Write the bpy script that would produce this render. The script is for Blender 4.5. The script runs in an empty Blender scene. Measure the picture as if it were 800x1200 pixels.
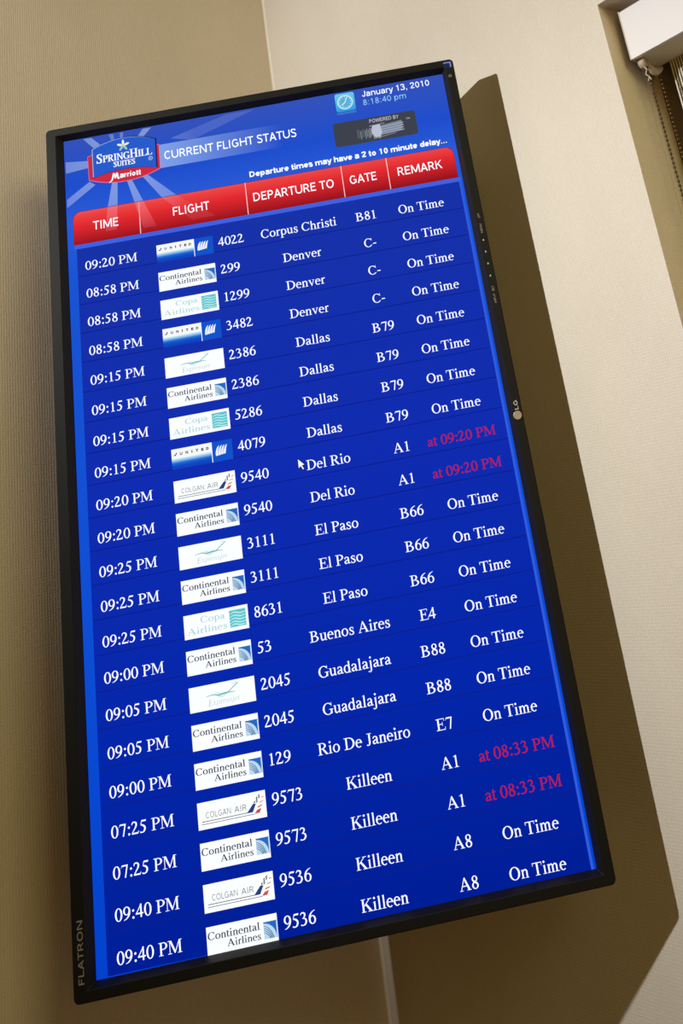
import bpy, bmesh, math, random
from mathutils import Matrix, Vector

# ------------------------------------------------------------------ camera, world, lights, exposure
S = bpy.context.scene
COL = S.collection
S.view_settings.view_transform = 'Standard'
S.view_settings.look = 'None'
S.view_settings.gamma = 1.0
S.view_settings.use_curve_mapping = False
S.view_settings.exposure = 0.0

TH = math.radians(45)                 # the monitor is turned 45 degrees across the room corner
CX, CY = 0.24074, 0.445               # room corner seen from the monitor's upper left corner
CAMZ = 1.5
ZO = CAMZ + 0.55531
PW, PH = 0.5814, 1.0                  # monitor width and height


def to_world(x, y, z):
    x -= CX; y -= CY
    return Vector((math.cos(TH) * x - math.sin(TH) * y, math.sin(TH) * x + math.cos(TH) * y, z + ZO))


cam_d = bpy.data.cameras.new('camera')
cam = bpy.data.objects.new('camera', cam_d)
COL.objects.link(cam)
cam_d.sensor_fit = 'AUTO'
cam_d.sensor_width = 36.0
cam_d.lens = 1008.43 / 1200 * 36.0
cam_d.shift_x = -(562 - 400) / 1200
cam_d.shift_y = -(600 - 210) / 1200
cam_d.clip_start = 0.01
CAM_ROWS = ((0.9822694, -0.1818031, 0.0457656), (0.0141502, 0.3153159, 0.9488813), (-0.1869401, -0.9314094, 0.3122977))                # camera axes (right, down, forward) against the monitor's axes
rot = Matrix(((math.cos(TH), -math.sin(TH), 0), (math.sin(TH), math.cos(TH), 0), (0, 0, 1))) @ Matrix(CAM_ROWS)
m = Matrix.Identity(4)
for r in range(3):
    m[r][0] = rot[r][0]; m[r][1] = -rot[r][1]; m[r][2] = -rot[r][2]
m.translation = to_world(0.53216, -1.11778, -0.55531)
cam.matrix_world = m
S.camera = cam

world = bpy.data.worlds.new('world')
S.world = world
world.use_nodes = True
world.node_tree.nodes['Background'].inputs[0].default_value = (1.0, 0.6, 0.25, 1)
world.node_tree.nodes['Background'].inputs[1].default_value = 0.008


def lamp(name, kind, loc, power, color, aim=None, **kw):
    d = bpy.data.lights.new(name, kind)
    d.energy = power; d.color = color
    for k, v in kw.items():
        setattr(d, k, v)
    o = bpy.data.objects.new(name, d)
    COL.objects.link(o)
    o.location = loc
    if aim is not None:
        o.rotation_euler = (Vector(aim) - Vector(loc)).to_track_quat('-Z', 'Y').to_euler()
    return o


# hand held flash high on the left, aimed at the bare right wall; a warm ceiling lamp on the right
lamp('flash', 'SPOT', (0.208, -1.736, 2.385), 94, (0.985, 1.0, 0.975), (0.55, 0.0, 2.0),
     shadow_soft_size=0.016, spot_size=math.radians(75), spot_blend=1.0)
lamp('flash_lower_zone', 'SPOT', (0.208, -1.736, 2.385), 70, (0.97, 1.0, 0.94), (0.90, 0.0, 1.2),
     shadow_soft_size=0.016, spot_size=math.radians(60), spot_blend=1.0)  # second spot added at the flash to carry its beam lower
lamp('ceiling_lamp', 'AREA', (2.6, -0.6, 2.6), 15.0, (1.0, 0.87, 0.43), (0.1, -0.3, 1.9), size=0.9)
lamp('warm_fill', 'AREA', (2.2, -1.2, 1.6), 4.3, (1.0, 0.54, 0.06), (0.1, -0.3, 1.9), size=0.8)  # unseen warm fill, added to balance the light on the walls

# ------------------------------------------------------------------ helpers


def lin(c):
    return tuple(((v / 255) / 12.92 if v / 255 <= 0.04045 else ((v / 255 + 0.055) / 1.055) ** 2.4) for v in c)


def new_mat(name):
    mt = bpy.data.materials.new(name)
    mt.use_nodes = True
    mt.node_tree.nodes.clear()
    out = mt.node_tree.nodes.new('ShaderNodeOutputMaterial')
    return mt, mt.node_tree, out


def pbr(name, color, rough=0.5, metal=0.0, spec=0.5, noise=None):
    mt, nt, out = new_mat(name)
    b = nt.nodes.new('ShaderNodeBsdfPrincipled')
    b.inputs['Base Color'].default_value = (*color, 1)
    b.inputs['Roughness'].default_value = rough
    b.inputs['Metallic'].default_value = metal
    b.inputs['Specular IOR Level'].default_value = spec
    if noise:
        sc, amt = noise
        tc = nt.nodes.new('ShaderNodeTexCoord')
        n = nt.nodes.new('ShaderNodeTexNoise'); n.inputs['Scale'].default_value = sc
        bp = nt.nodes.new('ShaderNodeBump'); bp.inputs['Strength'].default_value = amt
        bp.inputs['Distance'].default_value = 0.0006
        nt.links.new(tc.outputs['Object'], n.inputs['Vector'])
        nt.links.new(n.outputs['Fac'], bp.inputs['Height'])
        nt.links.new(bp.outputs[0], b.inputs['Normal'])
    nt.links.new(b.outputs[0], out.inputs[0])
    return mt


GLOW = {}


def glow(rgb, k=1.0):
    """a colour shown on the lit display"""
    key = (tuple(rgb), k)
    if key not in GLOW:
        mt, nt, out = new_mat('display_colour')
        e = nt.nodes.new('ShaderNodeEmission')
        e.inputs[0].default_value = (*lin(rgb), 1); e.inputs[1].default_value = k
        nt.links.new(e.outputs[0], out.inputs[0])
        GLOW[key] = mt
    return GLOW[key]


def glow_ramp(name, stops, axis='Z', lo=0.0, hi=1.0, axis2=None):
    """display colours that run along the picture's height (or width), in metres"""
    mt, nt, out = new_mat(name)
    tc = nt.nodes.new('ShaderNodeTexCoord')
    sp = nt.nodes.new('ShaderNodeSeparateXYZ')
    mr = nt.nodes.new('ShaderNodeMapRange')
    mr.inputs['From Min'].default_value = lo; mr.inputs['From Max'].default_value = hi
    rp = nt.nodes.new('ShaderNodeValToRGB')
    el = rp.color_ramp.elements
    while len(el) < len(stops):
        el.new(0.5)
    for e, (p, c) in zip(el, stops):
        e.position = p; e.color = (*lin(c), 1)
    em = nt.nodes.new('ShaderNodeEmission')
    nt.links.new(tc.outputs['Object'], sp.inputs[0])
    nt.links.new(sp.outputs[axis], mr.inputs[0])
    nt.links.new(mr.outputs[0], rp.inputs[0])
    nt.links.new(rp.outputs[0], em.inputs[0])
    nt.links.new(em.outputs[0], out.inputs[0])
    return mt


def glow_fade(name, rgb, centre, r0, r1, a0, a1, axis=None):
    """a display colour laid over the picture, fading with distance from a point (or along an axis)"""
    mt, nt, out = new_mat(name)
    tc = nt.nodes.new('ShaderNodeTexCoord')
    mr = nt.nodes.new('ShaderNodeMapRange')
    mr.inputs['From Min'].default_value = r0; mr.inputs['From Max'].default_value = r1
    mr.inputs['To Min'].default_value = a0; mr.inputs['To Max'].default_value = a1
    if axis is None:
        v = nt.nodes.new('ShaderNodeVectorMath'); v.operation = 'DISTANCE'
        v.inputs[1].default_value = centre
        nt.links.new(tc.outputs['Object'], v.inputs[0])
        nt.links.new(v.outputs['Value'], mr.inputs[0])
    else:
        sp = nt.nodes.new('ShaderNodeSeparateXYZ')
        nt.links.new(tc.outputs['Object'], sp.inputs[0])
        nt.links.new(sp.outputs[axis], mr.inputs[0])
    e = nt.nodes.new('ShaderNodeEmission'); e.inputs[0].default_value = (*lin(rgb), 1)
    t = nt.nodes.new('ShaderNodeBsdfTransparent')
    mx = nt.nodes.new('ShaderNodeMixShader')
    nt.links.new(mr.outputs[0], mx.inputs[0])
    nt.links.new(t.outputs[0], mx.inputs[1]); nt.links.new(e.outputs[0], mx.inputs[2])
    nt.links.new(mx.outputs[0], out.inputs[0])
    return mt


def mesh_obj(name, verts, faces, mats, parent=None, fm=None, smooth=False):
    me = bpy.data.meshes.new(name)
    me.from_pydata([tuple(v) for v in verts], [], faces)
    for mt in (mats if isinstance(mats, (list, tuple)) else [mats]):
        me.materials.append(mt)
    if fm:
        me.polygons.foreach_set('material_index', fm)
    if smooth:
        me.polygons.foreach_set('use_smooth', [True] * len(me.polygons))
    me.update()
    o = bpy.data.objects.new(name, me)
    COL.objects.link(o)
    if parent:
        o.parent = parent
    return o


class MB:
    """collects shapes for one mesh, each with its own material slot"""

    def __init__(self):
        self.v, self.f, self.fm, self.mats = [], [], [], []

    def slot(self, mt):
        if mt not in self.mats:
            self.mats.append(mt)
        return self.mats.index(mt)

    def add(self, verts, faces, mt):
        b = len(self.v)
        s = self.slot(mt)
        self.v += [tuple(p) for p in verts]
        for f in faces:
            self.f.append([b + i for i in f]); self.fm.append(s)

    def box(self, lo, hi, mt):
        x0, y0, z0 = lo; x1, y1, z1 = hi
        self.add([(x0, y0, z0), (x1, y0, z0), (x1, y1, z0), (x0, y1, z0), (x0, y0, z1), (x1, y0, z1), (x1, y1, z1), (x0, y1, z1)],
                 [(3, 2, 1, 0), (4, 5, 6, 7), (0, 1, 5, 4), (1, 2, 6, 5), (2, 3, 7, 6), (3, 0, 4, 7)], mt)

    def loops(self, rings, mt, cap0=True, cap1=True):
        n = len(rings[0])
        vs = [p for r in rings for p in r]
        fs = []
        for k in range(len(rings) - 1):
            for i in range(n):
                j = (i + 1) % n
                fs.append((k * n + i, k * n + j, (k + 1) * n + j, (k + 1) * n + i))
        if cap0:
            fs.append(tuple(range(n - 1, -1, -1)))
        if cap1:
            fs.append(tuple((len(rings) - 1) * n + i for i in range(n)))
        self.add(vs, fs, mt)

    def tube(self, pts, r, mt, n=8):
        rings = []
        for i, p in enumerate(pts):
            p = Vector(p)
            d = (Vector(pts[min(i + 1, len(pts) - 1)]) - Vector(pts[max(i - 1, 0)])).normalized()
            a = d.cross(Vector((0.31, 0.77, 0.55))).normalized(); b = d.cross(a)
            rings.append([p + (a * math.cos(t) + b * math.sin(t)) * r for t in [2 * math.pi * k / n for k in range(n)]])
        self.loops(rings, mt)

    def ball(self, c, r, mt, n=8, m_=6):
        vs = [(c[0], c[1], c[2] + r)]
        for i in range(1, m_):
            a = math.pi * i / m_
            for k in range(n):
                t = 2 * math.pi * k / n
                vs.append((c[0] + r * math.sin(a) * math.cos(t), c[1] + r * math.sin(a) * math.sin(t), c[2] + r * math.cos(a)))
        vs.append((c[0], c[1], c[2] - r))
        fs = [(0, 1 + k, 1 + (k + 1) % n) for k in range(n)]
        for i in range(m_ - 2):
            for k in range(n):
                a = 1 + i * n + k; b = 1 + i * n + (k + 1) % n
                fs.append((a, a + n, b + n, b))
        e = len(vs) - 1
        fs += [(e, 1 + (m_ - 2) * n + (k + 1) % n, 1 + (m_ - 2) * n + k) for k in range(n)]
        self.add(vs, fs, mt)

    def build(self, name, parent=None, smooth=False):
        return mesh_obj(name, self.v, self.f, self.mats, parent, self.fm, smooth)


def tag(o, **kw):
    for k, v in kw.items():
        o[k] = v
    return o


# ------------------------------------------------------------------ the room
def wall_material(name, u_axis):
    """woven vinyl wall covering: fine vertical and horizontal threads"""
    mt, nt, out = new_mat(name)
    N = nt.nodes.new; L = nt.links.new
    tc = N('ShaderNodeTexCoord')
    b = N('ShaderNodeBsdfPrincipled')
    b.inputs['Roughness'].default_value = 0.62
    b.inputs['Specular IOR Level'].default_value = 0.25

    def threads(sx, sz, sc, detail=2.0):
        mp = N('ShaderNodeMapping')
        mp.inputs['Scale'].default_value = (sx, sx, sz)
        n = N('ShaderNodeTexNoise'); n.inputs['Scale'].default_value = sc; n.inputs['Detail'].default_value = detail
        n.inputs['Roughness'].default_value = 0.6
        L(tc.outputs['Object'], mp.inputs[0]); L(mp.outputs[0], n.inputs['Vector'])
        return n.outputs['Fac']

    def mth(op, a, bb):
        x = N('ShaderNodeMath'); x.operation = op
        for i, q in enumerate((a, bb)):
            if isinstance(q, (int, float)):
                x.inputs[i].default_value = q
            else:
                L(q, x.inputs[i])
        return x.outputs[0]

    def ribs(direction, period):
        wv = N('ShaderNodeTexWave'); wv.bands_direction = direction
        wv.inputs['Scale'].default_value = 2 * math.pi / (20 * period)
        wv.inputs['Distortion'].default_value = 1.1; wv.inputs['Detail'].default_value = 2.0
        wv.inputs['Detail Scale'].default_value = 1.5
        L(tc.outputs['Object'], wv.inputs['Vector'])
        return wv.outputs['Fac']

    vert = mth('ADD', mth('MULTIPLY', ribs(u_axis, 0.0034), 0.36), mth('MULTIPLY', threads(1.0, 0.12, 520), 0.55))
    horz = mth('ADD', mth('MULTIPLY', ribs('Z', 0.0036), 0.24), mth('MULTIPLY', threads(0.2, 1.0, 520), 0.70))
    cell = threads(1.0, 1.0, 420, 1.0)
    blot = threads(1.0, 0.5, 9, 2.0)
    h = mth('ADD', mth('MULTIPLY', vert, 1.0), mth('ADD', mth('MULTIPLY', horz, 0.7), mth('MULTIPLY', cell, 0.6)))
    bp = N('ShaderNodeBump'); bp.inputs['Strength'].default_value = 0.5; bp.inputs['Distance'].default_value = 0.0005
    L(h, bp.inputs['Height']); L(bp.outputs[0], b.inputs['Normal'])
    tone = mth('ADD', mth('MULTIPLY', h, 0.5), mth('MULTIPLY', blot, 0.25))
    mr = N('ShaderNodeMapRange'); mr.inputs['From Min'].default_value = 0.45; mr.inputs['From Max'].default_value = 0.95
    L(tone, mr.inputs[0])
    rp = N('ShaderNodeValToRGB')
    rp.color_ramp.elements[0].color = (0.60, 0.53, 0.44, 1)
    rp.color_ramp.elements[1].color = (0.76, 0.68, 0.60, 1)
    L(mr.outputs[0], rp.inputs[0]); L(rp.outputs[0], b.inputs['Base Color'])
    L(b.outputs[0], out.inputs[0])
    return mt


M_WALL = wall_material('woven_wall_covering', 'X')
M_WALL_LEFT = wall_material('woven_wall_covering_left', 'Y')
M_TRIM = pbr('painted_corner_bead', (0.80, 0.74, 0.64), 0.4)
M_FLOOR = pbr('carpet', (0.16, 0.11, 0.07), 0.95, noise=(240, 0.8))

RX0, RX1, RZ0, RZ1 = 0.7653, 1.75, 0.85, 2.0475      # window recess in the right wall
w = MB()
T = 0.16
w.box((0, 0, 0), (RX0, T, 2.9), M_WALL)
w.box((RX1, 0, 0), (3.4, T, 2.9), M_WALL)
w.box((RX0, 0, 0), (RX1, T, RZ0), M_WALL)
w.box((RX0, 0, RZ1), (RX1, T, 2.9), M_WALL)
tag(w.build('wall_right'), kind='structure')
w = MB()
w.box((-T, -3.4, 0), (0, T, 2.9), M_WALL_LEFT)
tag(w.build('wall_left'), kind='structure')
w = MB()
w.box((-T, -3.4, -0.08), (3.4, T, 0.0), M_FLOOR)
tag(w.build('floor'), kind='structure')
# coved bead that closes the inside corner of the two walls
R = 0.004
prof = [(0.0, 0.0)] + [(R - R * math.cos(a), -R + R * math.sin(a)) for a in [math.pi / 2 * k / 8 for k in range(9)]]
rings = [[(px + 0.0002, py - 0.0002, z) for px, py in prof] for z in (0.0, 2.9)]
w = MB(); w.loops(rings, M_TRIM)
tag(w.build('trim_1'), kind='structure')

# window at the back of the recess
M_FRAME = pbr('bronze_window_frame', (0.20, 0.145, 0.085), 0.45)
M_GLASS, nt, out = new_mat('window_glass')
g = nt.nodes.new('ShaderNodeBsdfPrincipled')
g.inputs['Base Color'].default_value = (0.9, 0.95, 0.95, 1); g.inputs['Roughness'].default_value = 0.02
g.inputs['Transmission Weight'].default_value = 1.0
nt.links.new(g.outputs[0], out.inputs[0])
w = MB()
FY0, FY1 = 0.105, 0.15
w.box((RX0, FY0, RZ0), (RX0 + 0.045, FY1, RZ1), M_FRAME)
w.box((RX1 - 0.045, FY0, RZ0), (RX1, FY1, RZ1), M_FRAME)
w.box((RX0 + 0.045, FY0, RZ0), (RX1 - 0.045, FY1, RZ0 + 0.05), M_FRAME)
w.box((RX0 + 0.045, FY0, RZ1 - 0.05), (RX1 - 0.045, FY1, RZ1), M_FRAME)
w.box((RX0 + 0.045, 0.125, RZ0 + 0.05), (RX1 - 0.045, 0.131, RZ1 - 0.05), M_GLASS)
win = tag(w.build('window_1'), kind='structure')
w = MB()
w.box((RX0 + 0.0, 0.0675, RZ0), (RX0 + 0.0006, 0.105, RZ1), M_WALL)      # jamb liner, a shallow step in the reveal
tag(w.build('trim_2'), kind='structure')

# ------------------------------------------------------------------ roller blind in the recess
M_CASS = pbr('white_painted_metal', (0.72, 0.68, 0.71), 0.5)
M_UNDER = pbr('cassette_underside', (0.62, 0.55, 0.42), 0.6)
M_PLAST = pbr('ivory_plastic', (0.44, 0.37, 0.28), 0.45)
M_SHADE = pbr('ribbed_shade_cloth', (0.80, 0.77, 0.68), 0.8)
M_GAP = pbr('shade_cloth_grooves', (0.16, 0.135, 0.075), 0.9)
M_BEAD = pbr('brass_bead_chain', (0.10, 0.07, 0.042), 0.28, 0.7)
M_STRING = pbr('white_string', (0.62, 0.57, 0.47), 0.8)

blind = bpy.data.objects.new('roller_blind', None); COL.objects.link(blind)
BX0, BX1, BZ0, BZ1, BY0, BY1 = 0.7795, 1.735, 1.9635, 2.0355, 0.024, 0.084
blind.location = (BX0, BY0, BZ0)
tag(blind, label='white roller blind with a beaded pull chain in the window recess at upper right', category='blind')
ox, oy, oz = blind.location


def bl(p):
    return (p[0] - ox, p[1] - oy, p[2] - oz)


# cassette: a box with a folded front face and a lip along the lower edge
w = MB()
pf = [(BY0, BZ0), (BY0, BZ1 - 0.002), (BY0 + 0.002, BZ1), (BY1, BZ1), (BY1, BZ0), (BY1 - 0.0015, BZ0), (BY1 - 0.0015, BZ1 - 0.0015),
      (BY0 + 0.0018, BZ1 - 0.0018), (BY0 + 0.0018, BZ0 + 0.0015), (BY0 + 0.006, BZ0 + 0.0015), (BY0 + 0.006, BZ0)]
w.loops([[bl((x, py, pz)) for py, pz in pf] for x in (BX0, BX1)], M_CASS)
w.build('cassette', blind)
w = MB()
w.box(bl((BX0 + 0.0015, BY0 + 0.006, BZ0 + 0.0008)), bl((BX1 - 0.0015, BY1 - 0.0016, BZ0 + 0.002)), M_UNDER)
w.build('bottom_cover', blind)
ec = [(BY0 - 0.0003, BZ0 - 0.0004), (BY1 + 0.0003, BZ0 - 0.0004), (BY1 + 0.0003, BZ1 + 0.0003), (BY0 - 0.0003, BZ1 + 0.0003)]
for xa in (BX0 - 0.0016, BX1):
    w = MB()
    w.loops([[bl((x, py, pz)) for py, pz in ec] for x in (xa, xa + 0.0016)], M_PLAST)
    w.build('end_cap', blind)
# rolled cloth inside the cassette, and the ribbed cloth hanging from it
w = MB()
nrib = 225
x0, x1 = 0.7975, 1.72
pts = []
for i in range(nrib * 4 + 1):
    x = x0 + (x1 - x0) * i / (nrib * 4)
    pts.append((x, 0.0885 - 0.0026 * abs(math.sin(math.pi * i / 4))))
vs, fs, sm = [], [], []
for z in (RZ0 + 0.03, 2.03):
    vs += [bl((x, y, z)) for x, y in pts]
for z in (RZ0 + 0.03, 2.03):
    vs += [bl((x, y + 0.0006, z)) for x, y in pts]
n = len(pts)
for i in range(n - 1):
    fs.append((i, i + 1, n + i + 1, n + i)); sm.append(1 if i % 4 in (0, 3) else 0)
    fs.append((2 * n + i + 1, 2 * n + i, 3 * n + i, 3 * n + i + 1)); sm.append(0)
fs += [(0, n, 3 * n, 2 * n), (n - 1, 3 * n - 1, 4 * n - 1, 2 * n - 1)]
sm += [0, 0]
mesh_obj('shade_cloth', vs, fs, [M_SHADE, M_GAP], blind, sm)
w = MB()
w.box(bl((x0, 0.080, RZ0 + 0.01)), bl((x1, 0.093, RZ0 + 0.032)), M_CASS)
w.build('hem_bar', blind)
# drive clutch under the left end: a hub with a curved chain guard
w = MB()
hub = Vector((0.786, 0.040, 1.9585))
w.loops([[bl((x, hub.y + r * math.cos(t), hub.z + r * math.sin(t))) for t in [2 * math.pi * k / 20 for k in range(20)]]
         for x, r in ((0.7812, 0.0045), (0.7815, 0.0068), (0.7905, 0.0068), (0.7912, 0.0045))], M_PLAST)
arc = []
for k in range(11):
    u = k / 10
    arc.append((hub.y + 0.001 + u * 0.034, 1.9615 - 0.0125 * math.sin(math.pi * (0.12 + 0.72 * u)), 0.0042 + 0.0022 * math.sin(math.pi * u)))
rings = []
for y, z, r in arc:
    rings.append([bl((0.7885 + 0.0048 * math.cos(t), y, z + r * math.sin(t))) for t in [2 * math.pi * k / 14 for k in range(14)]])
w.loops(rings, M_PLAST)
w.build('drive_clutch', blind, True)
for cy, zt in ((0.0405, 1.951), (0.0690, 1.950)):
    w = MB()
    z = zt
    pz = [zt + 0.006]
    while z > 1.05:
        w.ball(bl((0.789, cy, z)), 0.0020, M_BEAD)
        z -= 0.0062
    w.tube([bl((0.789, cy, zt + 0.005)), bl((0.789, cy, z))], 0.0005, M_BEAD, 5)
    w.build('bead_chain', blind, True)
w = MB()
w.tube([bl(p) for p in ((0.786, 0.0375, 1.9535), (0.7895, 0.038, 1.947), (0.7865, 0.0375, 1.941), (0.790, 0.0385, 1.936), (0.7875, 0.0375, 1.9305))], 0.0007, M_STRING, 6)
w.tube([bl(p) for p in ((0.790, 0.0385, 1.936), (0.7925, 0.0375, 1.9305))], 0.0007, M_STRING, 6)
w.build('chain_tie', blind, True)

# ------------------------------------------------------------------ the monitor
mon = bpy.data.objects.new('monitor', None); COL.objects.link(mon)
mon.location = to_world(PW / 2, 0, -PH)
mon.rotation_euler = (0, 0, TH)
tag(mon, label='black upright flat monitor showing a blue flight status board, hung across the room corner', category='monitor')

DS = 0.010        # the panel sits this far behind the front of the bezel


def ml(x, y, d):
    """millimetres right and down from the upper left corner, metres back from the front"""
    return (x / 1000 - PW / 2, d, PH - y / 1000)


def lvl(k):
    return DS - 0.00015 * k


def ui(x, y, k):
    """a point of the picture; the panel sits a hair crooked in its bezel"""
    return ml(x, y + 0.0068 * (x - 42), lvl(k))


def rrect(l, t, r, b, rad, n=6):
    pts = []
    for cx, cy, a0 in ((r - rad, t + rad, -90), (r - rad, b - rad, 0), (l + rad, b - rad, 90), (l + rad, t + rad, 180)):
        for k in range(n + 1):
            a = math.radians(a0 + 90 * k / n)
            pts.append((cx + rad * math.cos(a), cy + rad * math.sin(a)))
    return pts


W_, H_ = PW * 1000, 1000.0
M_CASE = pbr('black_plastic_bezel', (0.011, 0.0105, 0.0095), 0.58, 0, 0.14)
M_INNER = pbr('black_inner_slope', (0.007, 0.006, 0.007), 0.45, 0, 0.3)
M_BACK = pbr('black_back_cover', (0.018, 0.017, 0.016), 0.6)
M_METAL = pbr('dark_steel', (0.10, 0.10, 0.10), 0.5, 0.8)
M_MARK = pbr('printed_silver', (0.30, 0.27, 0.24), 0.5)
M_DISC = pbr('brushed_disc', (0.42, 0.37, 0.29), 0.45, 0.3)

w = MB()


def frame_ring(ins, d, rad):
    l, t, r, b = ins
    return [ml(x, y, d) for x, y in rrect(l, t, W_ - r, H_ - b, rad)]


w.loops([frame_ring((2, 2, 2, 2), 0.046, 6), frame_ring((0, 0, 0, 0), 0.040, 6), frame_ring((0, 0, 0, 0), 0.0016, 6),
         frame_ring((0.5, 0.5, 0.5, 0.5), 0.0005, 6), frame_ring((1.6, 1.6, 1.6, 1.6), 0.0, 5),
         frame_ring((13.6, 11.0, 11.5, 10.5), 0.0, 1.2), frame_ring((14.2, 11.6, 12.0, 11.0), 0.0006, 1.0)], M_CASE, True, False)
w.loops([frame_ring((14.2, 11.6, 12.0, 11.0), 0.0006, 1.0), frame_ring((20.0, 16.6, 17.6, 14.0), 0.0086, 0.6),
         frame_ring((20.6, 17.2, 18.2, 14.4), 0.0104, 0.5)], M_INNER, False, False)
w.build('bezel', mon)
w = MB()
w.loops([frame_ring((14, 14, 14, 14), 0.046, 10), frame_ring((18, 18, 18, 18), 0.060, 14), frame_ring((50, 110, 50, 20), 0.072, 8), frame_ring((50, 110, 50, 6), 0.090, 8), frame_ring((50, 110, 50, 6), 0.176, 8), frame_ring((56, 116, 56, 10), 0.182, 6)], M_BACK, False, True)  # rear bulge made this deep to block flash light reaching the corner
w.build('back_cover', mon)
# arm from the back of the monitor into the corner
w = MB()
cc = ml(CX * 1000, 500, CY)
w.box((-0.11, 0.182, 0.40), (0.11, 0.189, 0.60), M_METAL)
w.box((-0.03, 0.189, 0.46), (0.03, 0.215, 0.54), M_METAL)
w.box((cc[0] - 0.018, 0.212, 0.485), (cc[0] + 0.018, CY - 0.03, 0.515), M_METAL)
for sg in (-1, 1):
    a = Vector((cc[0], CY, 0)); dr = Vector((sg * math.sin(math.radians(45)), -math.cos(math.radians(45)), 0)); nr = Vector((-sg * dr.y * -1, 0, 0))
    nn = Vector((-sg * math.cos(math.radians(45)), -math.sin(math.radians(45)), 0))
    p = [a + dr * u + nn * q for u, q in ((0.02, 0.0), (0.15, 0.0), (0.15, 0.006), (0.02, 0.006))]
    w.loops([[(q.x, q.y, z) for q in p] for z in (0.40, 0.60)], M_METAL)
w.build('wall_bracket', mon)

# --- lettering: a roman text face drawn from pen strokes, 1000 units to the em


def rect(x0, y0, x1, y1):
    return [([(x0, y0), (x1, y0), (x1, y1), (x0, y1)], [(0, 1, 2, 3)])]


def poly(*p):
    return [(list(p), [tuple(range(len(p)))])]


def arc(cx, cy, rx, ry, a0=0, a1=360, wt=95, wn=38):
    n = max(6, int(abs(a1 - a0) / 12))
    vs = []
    for k in range(n + 1):
        a = math.radians(a0 + (a1 - a0) * k / n)
        vs.append((cx + rx * math.cos(a), cy + ry * math.sin(a)))
        vs.append((cx + (rx - wt) * math.cos(a), cy + (ry - wn) * math.sin(a)))
    return [(vs, [(2 * k, 2 * k + 1, 2 * k + 3, 2 * k + 2) for k in range(n)])]


def pen(*pts):
    """smooth stroke through (x, y, width) points"""
    P = [pts[0]] + list(pts) + [pts[-1]]
    s = []
    for i in range(1, len(P) - 2):
        p0, p1, p2, p3 = P[i - 1], P[i], P[i + 1], P[i + 2]
        n = 5
        for k in range(n if i < len(P) - 3 else n + 1):
            t = k / n
            s.append([0.5 * (2 * p1[c] + (p2[c] - p0[c]) * t + (2 * p0[c] - 5 * p1[c] + 4 * p2[c] - p3[c]) * t * t
                             + (3 * p1[c] - p0[c] - 3 * p2[c] + p3[c]) * t ** 3) for c in range(3)])
    vs = []
    for i, (x, y, wd) in enumerate(s):
        a = s[max(i - 1, 0)]; b = s[min(i + 1, len(s) - 1)]
        dx, dy = b[0] - a[0], b[1] - a[1]
        q = math.hypot(dx, dy) or 1
        nx, ny = -dy / q * wd / 2, dx / q * wd / 2
        vs += [(x + nx, y + ny), (x - nx, y - ny)]
    return [(vs, [(2 * k, 2 * k + 1, 2 * k + 3, 2 * k + 2) for k in range(len(s) - 1)])]


def line(x0, y0, x1, y1, wd):
    """straight stroke of the given horizontal width"""
    return poly((x0 - wd / 2, y0), (x0 + wd / 2, y0), (x1 + wd / 2, y1), (x1 - wd / 2, y1))


def dot(x, y, r=62):
    return [([(x + r * math.cos(2 * math.pi * k / 12), y + r * math.sin(2 * math.pi * k / 12)) for k in range(12)], [tuple(range(12))])]


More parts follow.
